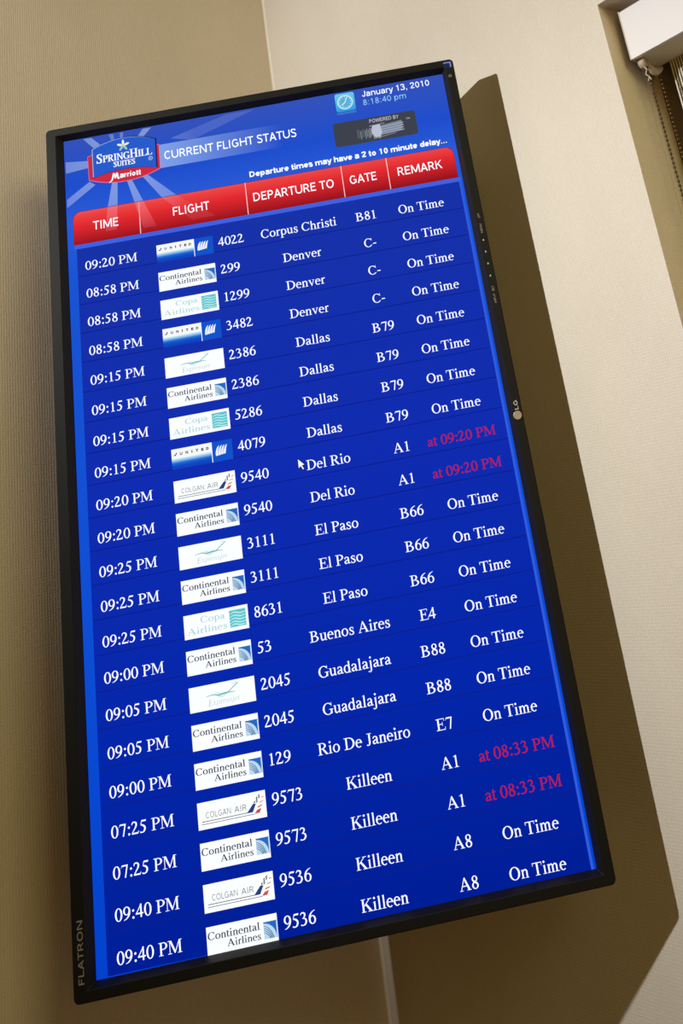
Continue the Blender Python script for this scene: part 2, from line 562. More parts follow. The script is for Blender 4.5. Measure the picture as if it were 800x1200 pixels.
TH_ = 36                                        # serif thickness
six = arc(256, 210, 214, 222, 0, 360, 98, 44) + pen((92, 200, 98), (92, 330, 96), (150, 480, 84), (270, 600, 58), (380, 650, 36), (445, 670, 22))
G = {
    ' ': (250, []),
    '0': (500, arc(250, 331, 226, 345, 0, 360, 102, 42)),
    '1': (500, rect(205, 0, 295, 640) + rect(118, 0, 394, 30) + poly((111, 600), (111, 575), (205, 600), (295, 640), (295, 676), (280, 676))),
    '2': (500, pen((42, 500, 34), (85, 610, 62), (190, 646, 64), (300, 590, 90), (322, 490, 98), (265, 350, 80), (160, 210, 58), (50, 60, 44))
          + poly((29, 0), (420, 0), (476, 150), (448, 150), (400, 78), (60, 78), (29, 30))),
    '3': (500, pen((55, 550, 30), (110, 630, 56), (205, 648, 60), (300, 600, 86), (315, 510, 88), (255, 410, 56), (160, 355, 32))
          + pen((160, 360, 34), (280, 350, 48), (365, 270, 94), (370, 160, 98), (290, 50, 74), (170, 14, 46), (70, 38, 66), (45, 60, 40))),
    '4': (500, rect(290, 0, 380, 676) + rect(12, 160, 472, 232) + poly((12, 200), (72, 200), (330, 600), (330, 676))),
    '5': (500, poly((140, 590), (420, 590), (440, 676), (170, 676)) + pen((165, 650, 36), (110, 450, 40)) + pen((95, 420, 46), (210, 400, 82), (320, 320, 100), (355, 210, 100), (300, 80, 84), (190, 14, 50), (80, 35, 66), (40, 60, 40))),
    '6': (500, six),
    '7': (500, poly((60, 585), (430, 585), (450, 640), (450, 662), (80, 662), (20, 510), (44, 505)) + poly((237, -10), (310, -10), (450, 640), (378, 640))),
    '8': (500, arc(250, 512, 172, 164, 0, 360, 82, 42) + arc(250, 172, 200, 186, 0, 360, 92, 44) + pen((130, 430, 70), (250, 350, 110), (370, 260, 80))),
    '9': (500, [([(500 - x, 662 - y) for x, y in v], f) for v, f in six]),
    ':': (278, dot(139, 52, 64) + dot(139, 408, 64)),
    '-': (333, rect(36, 190, 288, 258)),
    'A': (722, line(80, 20, 345, 674, 48) + poly((300, 600), (345, 674), (375, 674), (650, 20), (530, 20)) + rect(180, 212, 510, 256) + rect(15, 0, 215, 30) + rect(448, 0, 706, 30)),
    'B': (667, rect(108, 0, 212, 662) + rect(17, 0, 300, TH_) + rect(17, 662 - TH_, 300, 662) + rect(200, 328, 310, 368)
          + arc(295, 505, 220, 157, -90, 90, 106, 40) + arc(320, 183, 275, 183, -90, 90, 112, 42) + rect(280, 0, 330, 42)),
    'C': (667, arc(355, 331, 327, 345, 42, 318, 108, 42) + pen((592, 560, 40), (610, 470, 22)) + rect(592, 470, 614, 676) + pen((590, 110, 30), (633, 140, 22))),
    'D': (722, rect(108, 0, 212, 662) + rect(16, 0, 320, TH_) + rect(16, 662 - TH_, 320, 662) + arc(300, 331, 385, 331, -90, 90, 115, 42)),
    'E': (611, rect(103, 0, 207, 662) + rect(12, 662 - TH_, 546, 662) + rect(518, 515, 546, 662) + rect(200, 322, 420, 364) + rect(400, 240, 430, 450)
          + rect(12, 0, 575, 40) + poly((545, 0), (575, 0), (600, 172), (570, 172))),
    'G': (722, arc(372, 331, 340, 345, 42, 320, 112, 42) + rect(538, 40, 642, 300) + rect(440, 272, 709, 304) + rect(592, 470, 616, 676)),
    'H': (722, rect(108, 0, 210, 662) + rect(512, 0, 614, 662) + rect(210, 312, 512, 354) + rect(19, 0, 299, 30) + rect(423, 0, 703, 30) + rect(19, 632, 299, 662) + rect(423, 632, 703, 662)),
    'I': (333, rect(114, 0, 219, 662) + rect(18, 0, 315, 30) + rect(18, 632, 315, 662)),
    'J': (389, rect(183, 120, 289, 662) + rect(72, 632, 376, 662) + pen((236, 160, 104), (205, 40, 80), (130, 2, 48), (50, 40, 80))),
    'K': (722, rect(102, 0, 206, 662) + rect(34, 0, 305, 30) + rect(34, 632, 305, 662) + line(215, 300, 565, 645, 62) + rect(440, 632, 690, 662)
          + poly((270, 380), (345, 445), (690, 20), (545, 20)) + rect(440, 0, 723, 30)),
    'L': (611, rect(103, 0, 207, 662) + rect(12, 0, 575, 40) + rect(12, 632, 294, 662) + poly((545, 0), (575, 0), (600, 172), (570, 172))),
    'M': (889, rect(112, 0, 152, 650) + poly((112, 662), (230, 662), (470, 120), (410, 20)) + line(430, 20, 720, 662, 48) + rect(682, 0, 784, 662)
          + rect(12, 0, 250, 30) + rect(598, 0, 863, 30) + rect(690, 632, 863, 662) + rect(14, 632, 210, 662)),
    'N': (722, rect(108, 0, 150, 640) + rect(575, 0, 615, 662) + poly((90, 662), (190, 662), (615, 60), (600, 0), (570, 0)) + rect(14, 0, 244, 30) + rect(485, 632, 707, 662) + rect(14, 632, 170, 662)),
    'O': (722, arc(361, 331, 327, 345, 0, 360, 112, 42)),
    'P': (556, rect(103, 0, 207, 662) + rect(16, 0, 295, 30) + rect(16, 662 - TH_, 300, 662) + rect(200, 296, 300, 334) + arc(285, 480, 257, 184, -90, 90, 108, 40)),
    'R': (667, rect(103, 0, 207, 662) + rect(17, 0, 296, 30) + rect(17, 662 - TH_, 300, 662) + rect(200, 318, 310, 354) + arc(290, 490, 250, 172, -90, 90, 106, 40)
          + poly((270, 335), (385, 335), (625, 20), (500, 20)) + rect(490, 0, 659, 30)),
    'S': (556, pen((425, 590, 40), (350, 645, 48), (255, 650, 50), (140, 600, 84), (125, 500, 92), (210, 400, 104), (330, 320, 106), (425, 210, 102), (395, 70, 86), (270, 8, 48), (140, 30, 46), (70, 100, 44))
          + rect(440, 470, 464, 676) + rect(45, -14, 69, 190)),
    'T': (611, rect(252, 0, 358, 662) + rect(22, 620, 588, 662) + rect(17, 490, 45, 662) + rect(566, 490, 594, 662) + rect(160, 0, 452, 30)),
    'U': (722, rect(104, 200, 208, 662) + rect(572, 200, 614, 662) + arc(359, 220, 255, 234, 180, 290, 104, 60) + arc(359, 220, 255, 234, 290, 360, 44, 50) + rect(14, 632, 312, 662) + rect(475, 632, 705, 662)),
    'a': (444, pen((88, 330, 80), (115, 405, 56), (190, 435, 44), (275, 405, 66), (318, 330, 88), (318, 90, 88), (350, 35, 60), (438, 50, 26))
          + pen((318, 275, 32), (200, 225, 56), (92, 150, 88), (100, 65, 84), (170, 32, 52), (250, 60, 34), (318, 110, 28))),
    'd': (500, arc(235, 225, 208, 238, 0, 360, 92, 44) + rect(338, 0, 426, 660) + poly((265, 640), (426, 683), (426, 640)) + rect(400, 0, 491, 32)),
    'e': (444, arc(230, 225, 207, 238, 0, 312, 94, 42) + rect(85, 246, 425, 286)),
    'h': (500, rect(75, 0, 162, 683) + poly((10, 636), (162, 683), (162, 636)) + pen((160, 340, 34), (225, 415, 56), (310, 422, 66), (380, 350, 88), (383, 240, 88)) + rect(339, 0, 427, 260) + rect(9, 0, 228, 28) + rect(275, 0, 490, 28)),
    'i': (278, rect(95, 0, 183, 440) + poly((18, 412), (183, 460), (183, 412)) + rect(16, 0, 256, 28) + dot(134, 622, 62)),
    'j': (278, rect(108, -120, 196, 440) + poly((30, 412), (196, 460), (196, 412)) + dot(150, 622, 62) + pen((152, -100, 88), (110, -185, 56), (30, -200, 48), (-35, -165, 66))),
    'l': (278, rect(97, 0, 185, 683) + poly((15, 636), (185, 683), (185, 636)) + rect(18, 0, 258, 28)),
    'm': (778, rect(78, 0, 165, 440) + poly((10, 412), (165, 460), (165, 412)) + pen((163, 340, 34), (225, 412, 54), (300, 420, 64), (360, 350, 86), (362, 240, 88)) + rect(318, 0, 406, 260)
          + pen((404, 340, 34), (470, 412, 54), (545, 420, 64), (605, 350, 86), (608, 240, 88)) + rect(564, 0, 652, 260) + rect(12, 0, 232, 28) + rect(260, 0, 466, 28) + rect(508, 0, 775, 28)),
    'n': (500, rect(78, 0, 165, 440) + poly((10, 412), (165, 460), (165, 412)) + pen((163, 340, 34), (230, 412, 56), (312, 420, 66), (380, 350, 88), (383, 240, 88)) + rect(339, 0, 427, 260) + rect(12, 0, 230, 28) + rect(280, 0, 487, 28)),
    'o': (500, arc(250, 225, 223, 238, 0, 360, 94, 42)),
    'p': (500, rect(74, -217, 162, 440) + poly((5, 412), (162, 460), (162, 412)) + rect(5, -217, 248, -189) + arc(268, 225, 208, 238, 0, 360, 94, 42)),
    'r': (333, rect(76, 0, 164, 440) + poly((5, 412), (164, 460), (164, 412)) + rect(5, 0, 248, 28) + pen((160, 330, 36), (215, 412, 60), (275, 425, 78), (318, 400, 70))),
    's': (389, pen((308, 370, 34), (255, 430, 44), (165, 432, 54), (98, 370, 74), (130, 285, 80), (240, 215, 84), (315, 125, 80), (280, 40, 62), (185, 8, 44), (105, 35, 44), (62, 115, 36)) + rect(300, 300, 322, 455) + rect(50, -8, 72, 150)),
    't': (278, rect(68, 60, 156, 560) + poly((68, 520), (156, 579), (156, 520)) + rect(13, 412, 266, 450) + pen((112, 100, 88), (138, 30, 62), (205, 22, 48), (272, 66, 28))),
    'u': (500, rect(70, 120, 158, 450) + pen((114, 140, 88), (150, 45, 74), (230, 28, 60), (335, 100, 36)) + rect(337, 0, 425, 450) + rect(9, 420, 158, 450) + rect(260, 420, 425, 450) + rect(400, 0, 482, 30)),
    'v': (500, poly((55, 440), (155, 440), (285, 90), (245, -10)) + line(255, 0, 425, 440, 44) + rect(15, 420, 218, 450) + rect(325, 420, 480, 450)),
    'x': (500, poly((55, 440), (160, 440), (445, 10), (340, 10)) + line(90, 10, 400, 440, 44) + rect(15, 420, 215, 450) + rect(290, 420, 470, 450) + rect(15, 0, 190, 28) + rect(270, 0, 490, 28)),
}


def roman_width(s):
    return sum(G[c][0] for c in s)


def roman(mb, s, x, base, em, k, mt, anchor='l', width=None, slant=0.0, sy=1.0):
    """set a line of roman type on the picture; em in millimetres"""
    wd = roman_width(s) / 1000
    sx = em if width is None else width / wd
    if anchor == 'c':
        x -= wd * sx / 2
    for c in s:
        adv, shapes = G[c]
        for vs, fs in shapes:
            mb.add([ui(x + (vx + slant * vy) / 1000 * sx, base - vy / 1000 * em * sy, k) for vx, vy in vs], fs, mt)
        x += adv / 1000 * sx


def sans_glyphs(w):
    """plain sans letters of stroke weight w; capitals 700 units high, small letters 510"""
    h = w / 2
    V = lambda x, y0, y1: rect(x - h, y0, x + h, y1)
    Hz = lambda y, x0, x1: rect(x0, y - h, x1, y + h)
    D = lambda x0, y0, x1, y1: line(x0, y0, x1, y1, w * 1.12)
    A = lambda cx, cy, rx, ry, a0=0, a1=360: arc(cx, cy, rx, ry, a0, a1, w, w)
    Q = lambda *p: pen(*[(x, y, w) for x, y in p])
    t, q = 700 - h, 510 - h
    arch = lambda x0, x1: Q((x0, 300), (x0 + 40, 420), (x0 + 130, q), ((x0 + x1) / 2 + 60, q), (x1 - 25, 430), (x1, 300)) + V(x1, 0, 310)
    Pb = V(110, 0, 700) + Hz(t, 110, 330) + Hz(330, 110, 330) + A(330, 515 - h / 2, 215, 185 + h / 2, -90, 90)
    return {
        ' ': (270, []),
        'A': (660, D(70, 0, 330, 700) + D(590, 0, 330, 700) + Hz(220, 150, 510)),
        'B': (640, V(110, 0, 700) + Hz(t, 110, 330) + Hz(360, 110, 350) + Hz(h, 110, 350) + A(330, 530, 190, 170, -90, 90) + A(345, 182 + h / 2, 225, 182 + h / 2, -90, 90)),
        'C': (680, A(370, 350, 305, 362, 45, 315)),
        'D': (730, V(110, 0, 700) + Hz(t, 110, 310) + Hz(h, 110, 310) + A(310, 350, 350, 350, -90, 90)),
        'E': (570, V(110, 0, 700) + Hz(t, 110, 510) + Hz(365, 110, 470) + Hz(h, 110, 520)),
        'F': (540, V(110, 0, 700) + Hz(t, 110, 500) + Hz(350, 110, 460)),
        'G': (750, A(375, 350, 310, 362, 45, 325) + Hz(330, 420, 660) + V(660 - h, 70, 330)),
        'H': (740, V(110, 0, 700) + V(630, 0, 700) + Hz(365, 110, 630)),
        'I': (290, V(145, 0, 700)),
        'J': (500, V(380, 190, 700) + A(235, 200, 145 + h, 212, 180, 360)),
        'K': (650, V(110, 0, 700) + D(170, 320, 560, 700) + D(580, 0, 290, 410)),
        'L': (530, V(110, 0, 700) + Hz(h, 110, 500)),
        'M': (880, V(110, 0, 700) + V(770, 0, 700) + D(125, 700, 440, 60) + D(755, 700, 440, 60)),
        'N': (750, V(110, 0, 700) + V(640, 0, 700) + D(120, 700, 630, 0)),
        'O': (790, A(395, 350, 330, 362)),
        'P': (610, Pb), 'R': (650, Pb + D(560, 0, 330, 340)),
        'S': (590, Q((505, 590), (420, t), (290, 712 - h), (160, 660), (110, 540), (190, 420), (330, 360), (455, 290), (490, 170), (420, 50), (290, h - 12), (150, h + 14), (70, 110))),
        'T': (590, V(295, 0, 700) + Hz(t, 25, 565)),
        'U': (720, V(100, 250, 700) + V(620, 250, 700) + A(360, 260, 260 + h, 272, 180, 360)),
        'W': (960, D(60, 700, 260, 0) + D(470, 680, 260, 0) + D(490, 680, 700, 0) + D(900, 700, 700, 0)),
        'Y': (620, D(55, 700, 310, 300) + D(565, 700, 310, 300) + V(310, 0, 320)),
        'a': (560, V(450, 0, 350) + Q((95, 380), (140, 460), (260, q), (390, 460), (450, 340)) + Q((450, 300), (280, 285), (130, 230), (95, 140), (160, 40), (280, 25 + h / 2), (400, 90), (450, 190))),
        'd': (610, V(510, 0, 715) + A(290, 255, 225, 267)),
        'e': (570, A(290, 255, 225 + h / 2, 267, 0, 318) + Hz(260, 80, 505)),
        'h': (590, V(105, 0, 715) + arch(105, 480)),
        'i': (250, V(125, 0, 510) + rect(125 - h, 610, 125 + h, 715)),
        'l': (250, V(125, 0, 715)),
        'm': (900, V(105, 0, 510) + arch(105, 450) + arch(450, 795)),
        'n': (590, V(105, 0, 510) + arch(105, 480)),
        'o': (600, A(300, 255, 240, 267)),
        'p': (610, V(105, -195, 510) + A(320, 255, 225, 267)),
        'r': (380, V(105, 0, 510) + Q((105, 300), (150, 430), (235, q), (345, q))),
        's': (520, Q((440, 410), (370, q), (260, 520 - h), (140, 470), (110, 390), (180, 300), (330, 250), (425, 190), (420, 90), (340, 25), (240, h - 10), (130, h + 12), (65, 90))),
        't': (340, V(150, 100, 660) + Hz(510 - h, 25, 310) + Q((150, 120), (180, 45), (240, h), (315, h + 4))),
        'u': (590, V(480, 0, 510) + V(105, 200, 510) + Q((105, 210), (135, 80), (220, h - 4), (340, h + 6), (440, 90), (480, 210))),
        'v': (520, D(50, 510, 260, 0) + D(470, 510, 260, 0)),
        'y': (520, D(50, 510, 265, 10) + D(475, 510, 250, -60) + Q((262, -30), (215, -140), (150, -195 + h), (70, -195 + h))),
        '0': (580, A(290, 350, 235, 362)),
        '1': (580, V(320, 0, 710) + line(150, 540, 320, 690, w * 1.2)),
        '2': (580, Q((85, 510), (130, 630), (270, 712 - h), (430, 640), (455, 510), (380, 370), (220, 220), (110, 70)) + Hz(h, 65, 510)),
        '3': (580, Q((80, 560), (150, 670), (280, 712 - h), (420, 640), (440, 520), (370, 410), (240, 375)) + Q((240, 375), (390, 350), (475, 240), (450, 100), (330, h - 6), (190, h), (100, 70), (70, 150))),
        '4': (580, V(400, 0, 710) + Hz(200, 35, 540) + D(80, 200, 400, 690)),
        '8': (580, A(290, 530, 185, 182) + A(290, 185, 225, 197)),
        ':': (280, rect(140 - h, 0, 140 + h, 100) + rect(140 - h, 410, 140 + h, 510)),
        '.': (280, rect(140 - h, 0, 140 + h, 105)),
        ',': (280, rect(140 - h, 0, 140 + h, 105) + line(100, -130, 140 + h / 2, 10, w * 0.6)),
    }


SANS = {}


def sans(mb, s, x0, x1, base, cap, k, mt, weight=92, put=None, slant=0.0):
    """sans lettering stretched to run from x0 to x1 with the given capital height"""
    if weight not in SANS:
        SANS[weight] = sans_glyphs(weight)
    gl = SANS[weight]
    put = put or (lambda x, y: ui(x, y, k))
    xs, x, parts = [], 0, []
    for c in s:
        adv, shapes = gl[c]
        for vs, fs in shapes:
            pv = [(px + x + slant * py, py) for px, py in vs]
            parts.append((pv, fs)); xs += [p[0] for p in pv]
        x += adv
    a, b = min(xs), max(xs)
    sx = (x1 - x0) / (b - a)
    for pv, fs in parts:
        mb.add([put(x0 + (px - a) * sx, base - py / 700 * cap) for px, py in pv], fs, mt)


def shape(mb, pts, k, mt):
    mb.add([ui(x, y, k) for x, y in pts], [tuple(range(len(pts)))], mt)


def quad(mb, x0, y0, x1, y1, k, mt):
    nx = max(1, int((x1 - x0) / 60))
    shape(mb, [(x0, y0), (x1, y0), (x1, y1), (x0, y1)], k, mt)


def stroke(mb, pts, k, mt):
    for vs, fs in pen(*pts):
        mb.add([ui(x, y, k) for x, y in vs], fs, mt)


WHITE = glow((243, 248, 252), 1.05)
TXT = glow((238, 244, 252), 1.2)


def zz(y):
    return PH - y / 1000


# --- the lit panel itself
M_BG = glow_ramp('display_backdrop', [(0.0, (2, 66, 205)), (0.35, (14, 78, 212)), (0.80, (26, 84, 212)), (0.875, (44, 92, 214)), (0.93, (30, 78, 205)), (1.0, (52, 82, 186))], 'Z', zz(986), zz(17))
M_PANEL = glow_ramp('display_table', [(0.0, (0, 30, 150)), (0.25, (4, 38, 170)), (0.6, (16, 44, 176)), (1.0, (24, 50, 168))], 'Z', zz(985), zz(178))
w = MB()
w.add([ml(18, 14, DS), ml(566, 14, DS), ml(566, 990, DS), ml(18, 990, DS)], [(0, 1, 2, 3)], M_BG)
quad(w, 32.5, 178.3, 557.6, 984.5, 1, M_PANEL)
M_SEP = glow((13, 32, 138)); M_RIM = glow((62, 98, 226)); M_RIM2 = glow((48, 92, 222))
quad(w, 29.5, 172.4, 560.5, 178.3, 1, M_RIM)
quad(w, 557.6, 178.3, 560.6, 986, 1, M_RIM2)
ROWS = 21
P0, DY = 209.3, 38.37
for i in range(ROWS):
    y = P0 + DY * i + 7.0
    if y < 980:
        quad(w, 33.5, y, 557, y + 1.1, 2, M_SEP)
screen = w.build('screen', mon)

# --- rays around the hotel badge
w = MB()
BC = ml(103, 62, lvl(1))
M_RAY = glow_fade('display_ray', (176, 200, 246), BC, 0.03, 0.105, 0.50, 0.30)
M_RAY2 = glow_fade('display_ray_faint', (176, 200, 246), BC, 0.03, 0.105, 0.30, 0.10)
for p in ([(48, 18.5), (59.5, 18.5), (73, 33), (62, 35)], [(22, 49), (56, 53), (56, 63), (22, 66)], [(22, 105), (22, 117), (62, 90), (54, 84)],
          [(77, 126), (90.5, 126), (92.5, 90), (85, 90)], [(114, 126), (126, 126), (111.5, 90), (105, 90)],
          [(152, 126), (172, 126), (134, 88), (126, 88)], [(132, 18.2), (144, 18.2), (130, 32), (122, 31)]):
    shape(w, p, 1, M_RAY)
for p in ([(84, 18.3), (90, 18.3), (92, 30), (87.5, 30)], [(99.5, 18.3), (104.5, 18.3), (103, 28), (99, 28)], [(200, 48), (290, 18), (250, 18), (170, 40)]):
    shape(w, p, 1, M_RAY2)
# the glow behind the heading
M_BAND = glow_fade('display_heading_glow', (150, 185, 246), (0, 0, 0), 0.150 - PW / 2, 0.325 - PW / 2, 0.70, 0.0, 'X')
quad(w, 150, 47, 326, 82.2, 1, M_BAND)
w.build('light_rays', screen)

# --- column heading bar
M_RED = glow_ramp('display_red_bar', [(0.0, (150, 22, 30)), (0.25, (190, 30, 38)), (0.6, (226, 42, 48)), (0.9, (236, 66, 66)), (1.0, (240, 84, 82))], 'Z', zz(173.5), zz(126.5))
w = MB()
HB = [(29.5, 172.4)] + [(29.5 + 10.5 - 10.5 * math.cos(a), 126 + 10.5 - 10.5 * math.sin(a)) for a in [math.pi / 2 * k / 8 for k in range(9)]] \
    + [(557.5 - 11 + 11 * math.sin(a), 126 + 11 - 11 * math.cos(a)) for a in [math.pi / 2 * k / 8 for k in range(9)]] + [(557.5, 172.4)]
EDGE = [(x + (-0.7 if x < 300 else 0.7), y - (0.9 if y < 150 else 0)) for x, y in HB]
shape(w, EDGE, 2, glow((96, 40, 120)))
shape(w, HB, 3, M_RED)
M_LINE = glow((244, 206, 210))
for x in (119.6, 266.6, 400.2, 463.6):
    quad(w, x - 0.55, 126, x + 0.55, 172, 4, M_LINE)
M_PINK = glow_fade('display_ray_on_red', (255, 150, 160), BC, 0.06, 0.11, 0.38, 0.06)
for p in ([(72.5, 160), (88, 160), (90.5, 126), (77, 126)], [(124, 165), (142, 165), (126, 126), (114, 126)], [(190, 165), (222, 165), (172, 126), (152, 126)]):
    shape(w, p, 4, M_PINK)
for s, a, b in (('TIME', 56.2, 90.4), ('FLIGHT', 165.2, 215), ('DEPARTURE TO', 275.8, 387.3), ('GATE', 409.9, 446.9), ('REMARK', 476.8, 539)):
    sans(w, s, a, b, 155.0, 12.2, 5, TXT, 100)
w.build('heading_bar', screen)

# --- title lines
w = MB()
sans(w, 'CURRENT FLIGHT STATUS', 159.5, 345.3, 70.5, 12.2, 4, TXT, 102)
w.build('board_title', screen)
w = MB()
sans(w, 'Departure times may have a 2 to 10 minute delay...', 274, 551.6, 118.9, 8.2, 4, TXT, 150)
w.build('delay_notice', screen)
w = MB()
sans(w, 'January 13, 2010', 445, 542.2, 27.7, 9.0, 4, TXT, 100)
sans(w, '8:18:40 pm', 444.8, 506.3, 41.0, 8.6, 4, glow((150, 208, 250)), 84)
w.build('date_and_time', screen)

# --- clock icon with its faint reflection
w = MB()
M_TEAL = glow_ramp('display_clock_tile', [(0, (40, 150, 225)), (0.5, (86, 190, 232)), (1, (112, 205, 238))], 'Z', zz(48), zz(18))
shape(w, rrect(405.8, 17.0, 433.6, 45.4, 3.2), 3, M_TEAL)
for (r0, r1, mt) in ((11.2, 9.2, glow((196, 232, 246))),):
    n = 32
    vs = []
    for k in range(n):
        a = 2 * math.pi * k / n
        vs += [ui(419.7 + r0 * math.cos(a), 31.2 + r0 * math.sin(a), 4), ui(419.7 + r1 * math.cos(a), 31.2 + r1 * math.sin(a), 4)]
    w.add(vs, [(2 * k, 2 * k + 1, (2 * k + 3) % (2 * n), (2 * k + 2) % (2 * n)) for k in range(n)], mt)
shape(w, [(419.7 + 9.2 * math.cos(2 * math.pi * k / 24), 31.2 + 9.2 * math.sin(2 * math.pi * k / 24)) for k in range(24)], 4, glow((92, 176, 218)))
MW = glow((214, 240, 250))
stroke(w, [(419.7, 31.2, 1.4), (422.6, 23.6, 1.2)], 5, MW)
stroke(w, [(419.7, 31.2, 1.5), (414.5, 35.6, 1.3)], 5, MW)
for k in range(12):
    a = 2 * math.pi * k / 12
    stroke(w, [(419.7 + 7 * math.cos(a), 31.2 + 7 * math.sin(a), 0.8), (419.7 + 8.6 * math.cos(a), 31.2 + 8.6 * math.sin(a), 0.8)], 5, MW)
M_REFL = glow_fade('display_clock_reflection', (110, 200, 235), (0, 0, 0), zz(53), zz(46.2), 0.0, 0.55, 'Z')
shape(w, [(405.8, 46.6), (433.6, 46.6), (433, 54), (406.4, 54)], 3, M_REFL)
w.build('clock_icon', screen)

# --- grey credit plate with its scrubbed out mark
w = MB()
shape(w, rrect(397.4, 61.4, 514.8, 97.8, 4), 3, glow((62, 66, 76)))
sans(w, 'POWERED BY', 449.3, 491.2, 69.6, 5.4, 4, glow((205, 208, 214)))
random.seed(4)
for k in range(15):
    x = 430 + k * 2.2
    g_ = int(112 + 70 * math.exp(-((x - 457) / 9) ** 2) + random.uniform(-22, 22))
    quad(w, x, 78 + random.uniform(-1.5, 2), x + 1.2, 91 + random.uniform(-3, 2), 4, glow((g_, g_ + 4, g_ + 14)))
shape(w, [(452, 74), (463, 73), (465, 86), (461, 95), (454, 92), (450, 84)], 5, glow((186, 194, 212)))
shape(w, [(463, 76), (494, 73), (495, 80), (492, 87), (464, 89)], 4, glow((126, 134, 154)))
for y in (77, 80.6, 84.2, 87.6):
    shape(w, [(464, y + 1), (496, y - 1), (496, y + 0.6), (464, y + 2.4)], 5, glow((158, 166, 184)))
shape(w, [(448, 73.8), (470, 72.6), (470, 73.6), (448, 74.8)], 5, glow((150, 156, 168)))
shape(w, [(452, 93), (484, 90), (484, 91.2), (452, 95)], 5, glow((120, 126, 142)))
sans(w, 'TM', 501, 506.4, 73.4, 2.2, 4, glow((200, 204, 210)))
w.build('credit_plate', screen)

# --- hotel badge
w = MB()
M_BR = glow((206, 44, 66)); M_BRL = glow((222, 120, 150)); M_BB = glow((40, 92, 204)); M_NAVY = glow((22, 28, 88)); M_EDGE = glow((178, 206, 248))
ARC = lambda xa, xb, ya, yb, bow, n=14: [(xa + (xb - xa) * k / n, ya + (yb - ya) * k / n - bow * 4 * (k / n) * (1 - k / n)) for k in range(n + 1)]
red = [(53.5, 47)] + [(59, 46)] + ARC(60, 147.5, 40, 40, 9) + [(149, 46), (152.6, 46.6), (152.2, 81.5)] + ARC(152.2, 54.2, 81.5, 81.5, -10.5)
shape(w, [(x + (-0.8 if x < 100 else 0.8), y + (0.8 if y > 60 else -0.6)) for x, y in red], 3, M_BRL)
shape(w, red, 4, M_BR)
blue = ARC(60.4, 148.2, 37.4, 37.4, 10) + ARC(147.4, 60.4, 79.6, 79.6, 6)
shape(w, [(103 + (x - 103) * 1.028 + (0.6 if x > 103 else -0.2), 58 + (y - 58) * 1.045) for x, y in blue], 4.4, M_NAVY)
shape(w, [(x - 0.9, y - 0.5) for x, y in blue], 4.8, M_EDGE)
shape(w, blue, 5.2, M_BB)
# flower
for k in range(5):
    a = math.radians(-90 + 72 * k)
    cx, cy = 103.4 + 4.6 * math.cos(a), 38.6 + 4.6 * math.sin(a)
    p = []
    for t in range(12):
        q = 2 * math.pi * t / 12
        u, v = 4.4 * math.cos(q), 1.7 * math.sin(q)
        p.append((cx + u * math.cos(a) - v * math.sin(a), cy + u * math.sin(a) + v * math.cos(a)))
    shape(w, p, 6, glow((236, 240, 226) if k != 2 and k != 3 else (150, 206, 190)))
shape(w, [(103.4 + 1.7 * math.cos(t), 38.6 + 1.7 * math.sin(t)) for t in [2 * math.pi * k / 10 for k in range(10)]], 6.5, glow((216, 196, 120)))


def bold_caps(parts, x0, x1, base, k):
    tot = sum(roman_width(s) * e for s, e in parts) / 1000
    f = (x1 - x0) / tot
    x = x0
    for s, e in parts:
        wd = roman_width(s) * e / 1000 * f
        for dx in (-0.35, 0.0, 0.35):
            roman(w, s, x + dx, base, e, k, WHITE, 'l', wd)
        x += wd


bold_caps([('S', 20.0), ('PRING', 15.6), ('H', 20.0), ('ILL', 15.6)], 65.0, 142.8, 59.4, 6)
bold_caps([('SUITES', 11.4)], 88.4, 119.0, 68.8, 6)
n = 16
vs = []
for k in range(n):
    a = 2 * math.pi * k / n
    vs += [ui(140.2 + 3.0 * math.cos(a), 64.8 + 3.0 * math.sin(a), 6), ui(140.2 + 2.3 * math.cos(a), 64.8 + 2.3 * math.sin(a), 6)]
w.add(vs, [(2 * k, 2 * k + 1, (2 * k + 3) % (2 * n), (2 * k + 2) % (2 * n)) for k in range(n)], glow((190, 212, 246)))
sans(w, 'R', 139.3, 141.4, 66.2, 2.8, 6, glow((190, 212, 246)))
# slanting brush capital, then the rest of the chain's name in heavy upright letters
stroke(w, [(81.5, 90.6, 1.2), (85.5, 87.2, 2.0), (88.2, 78.2, 2.2), (90.0, 85.0, 2.4), (92.6, 78.4, 2.2), (94.0, 86.2, 2.2), (95.6, 86.0, 1.6)], 6, WHITE)
sans(w, 'arriott', 96.4, 125.6, 86.4, 7.6, 6, WHITE, 165, slant=0.06)
w.build('hotel_badge', screen)

# --- airline tiles: positions inside a tile, millimetres from its upper left corner
TX, TW, THT = 139.1, 76.2, 25.9
M_TILE = glow((246, 249, 250), 1.06)
INK = glow((44, 56, 82)); INK2 = glow((96, 112, 132))


def tile(mb, y):
    quad(mb, TX, y, TX + TW, y + THT, 3, M_TILE)


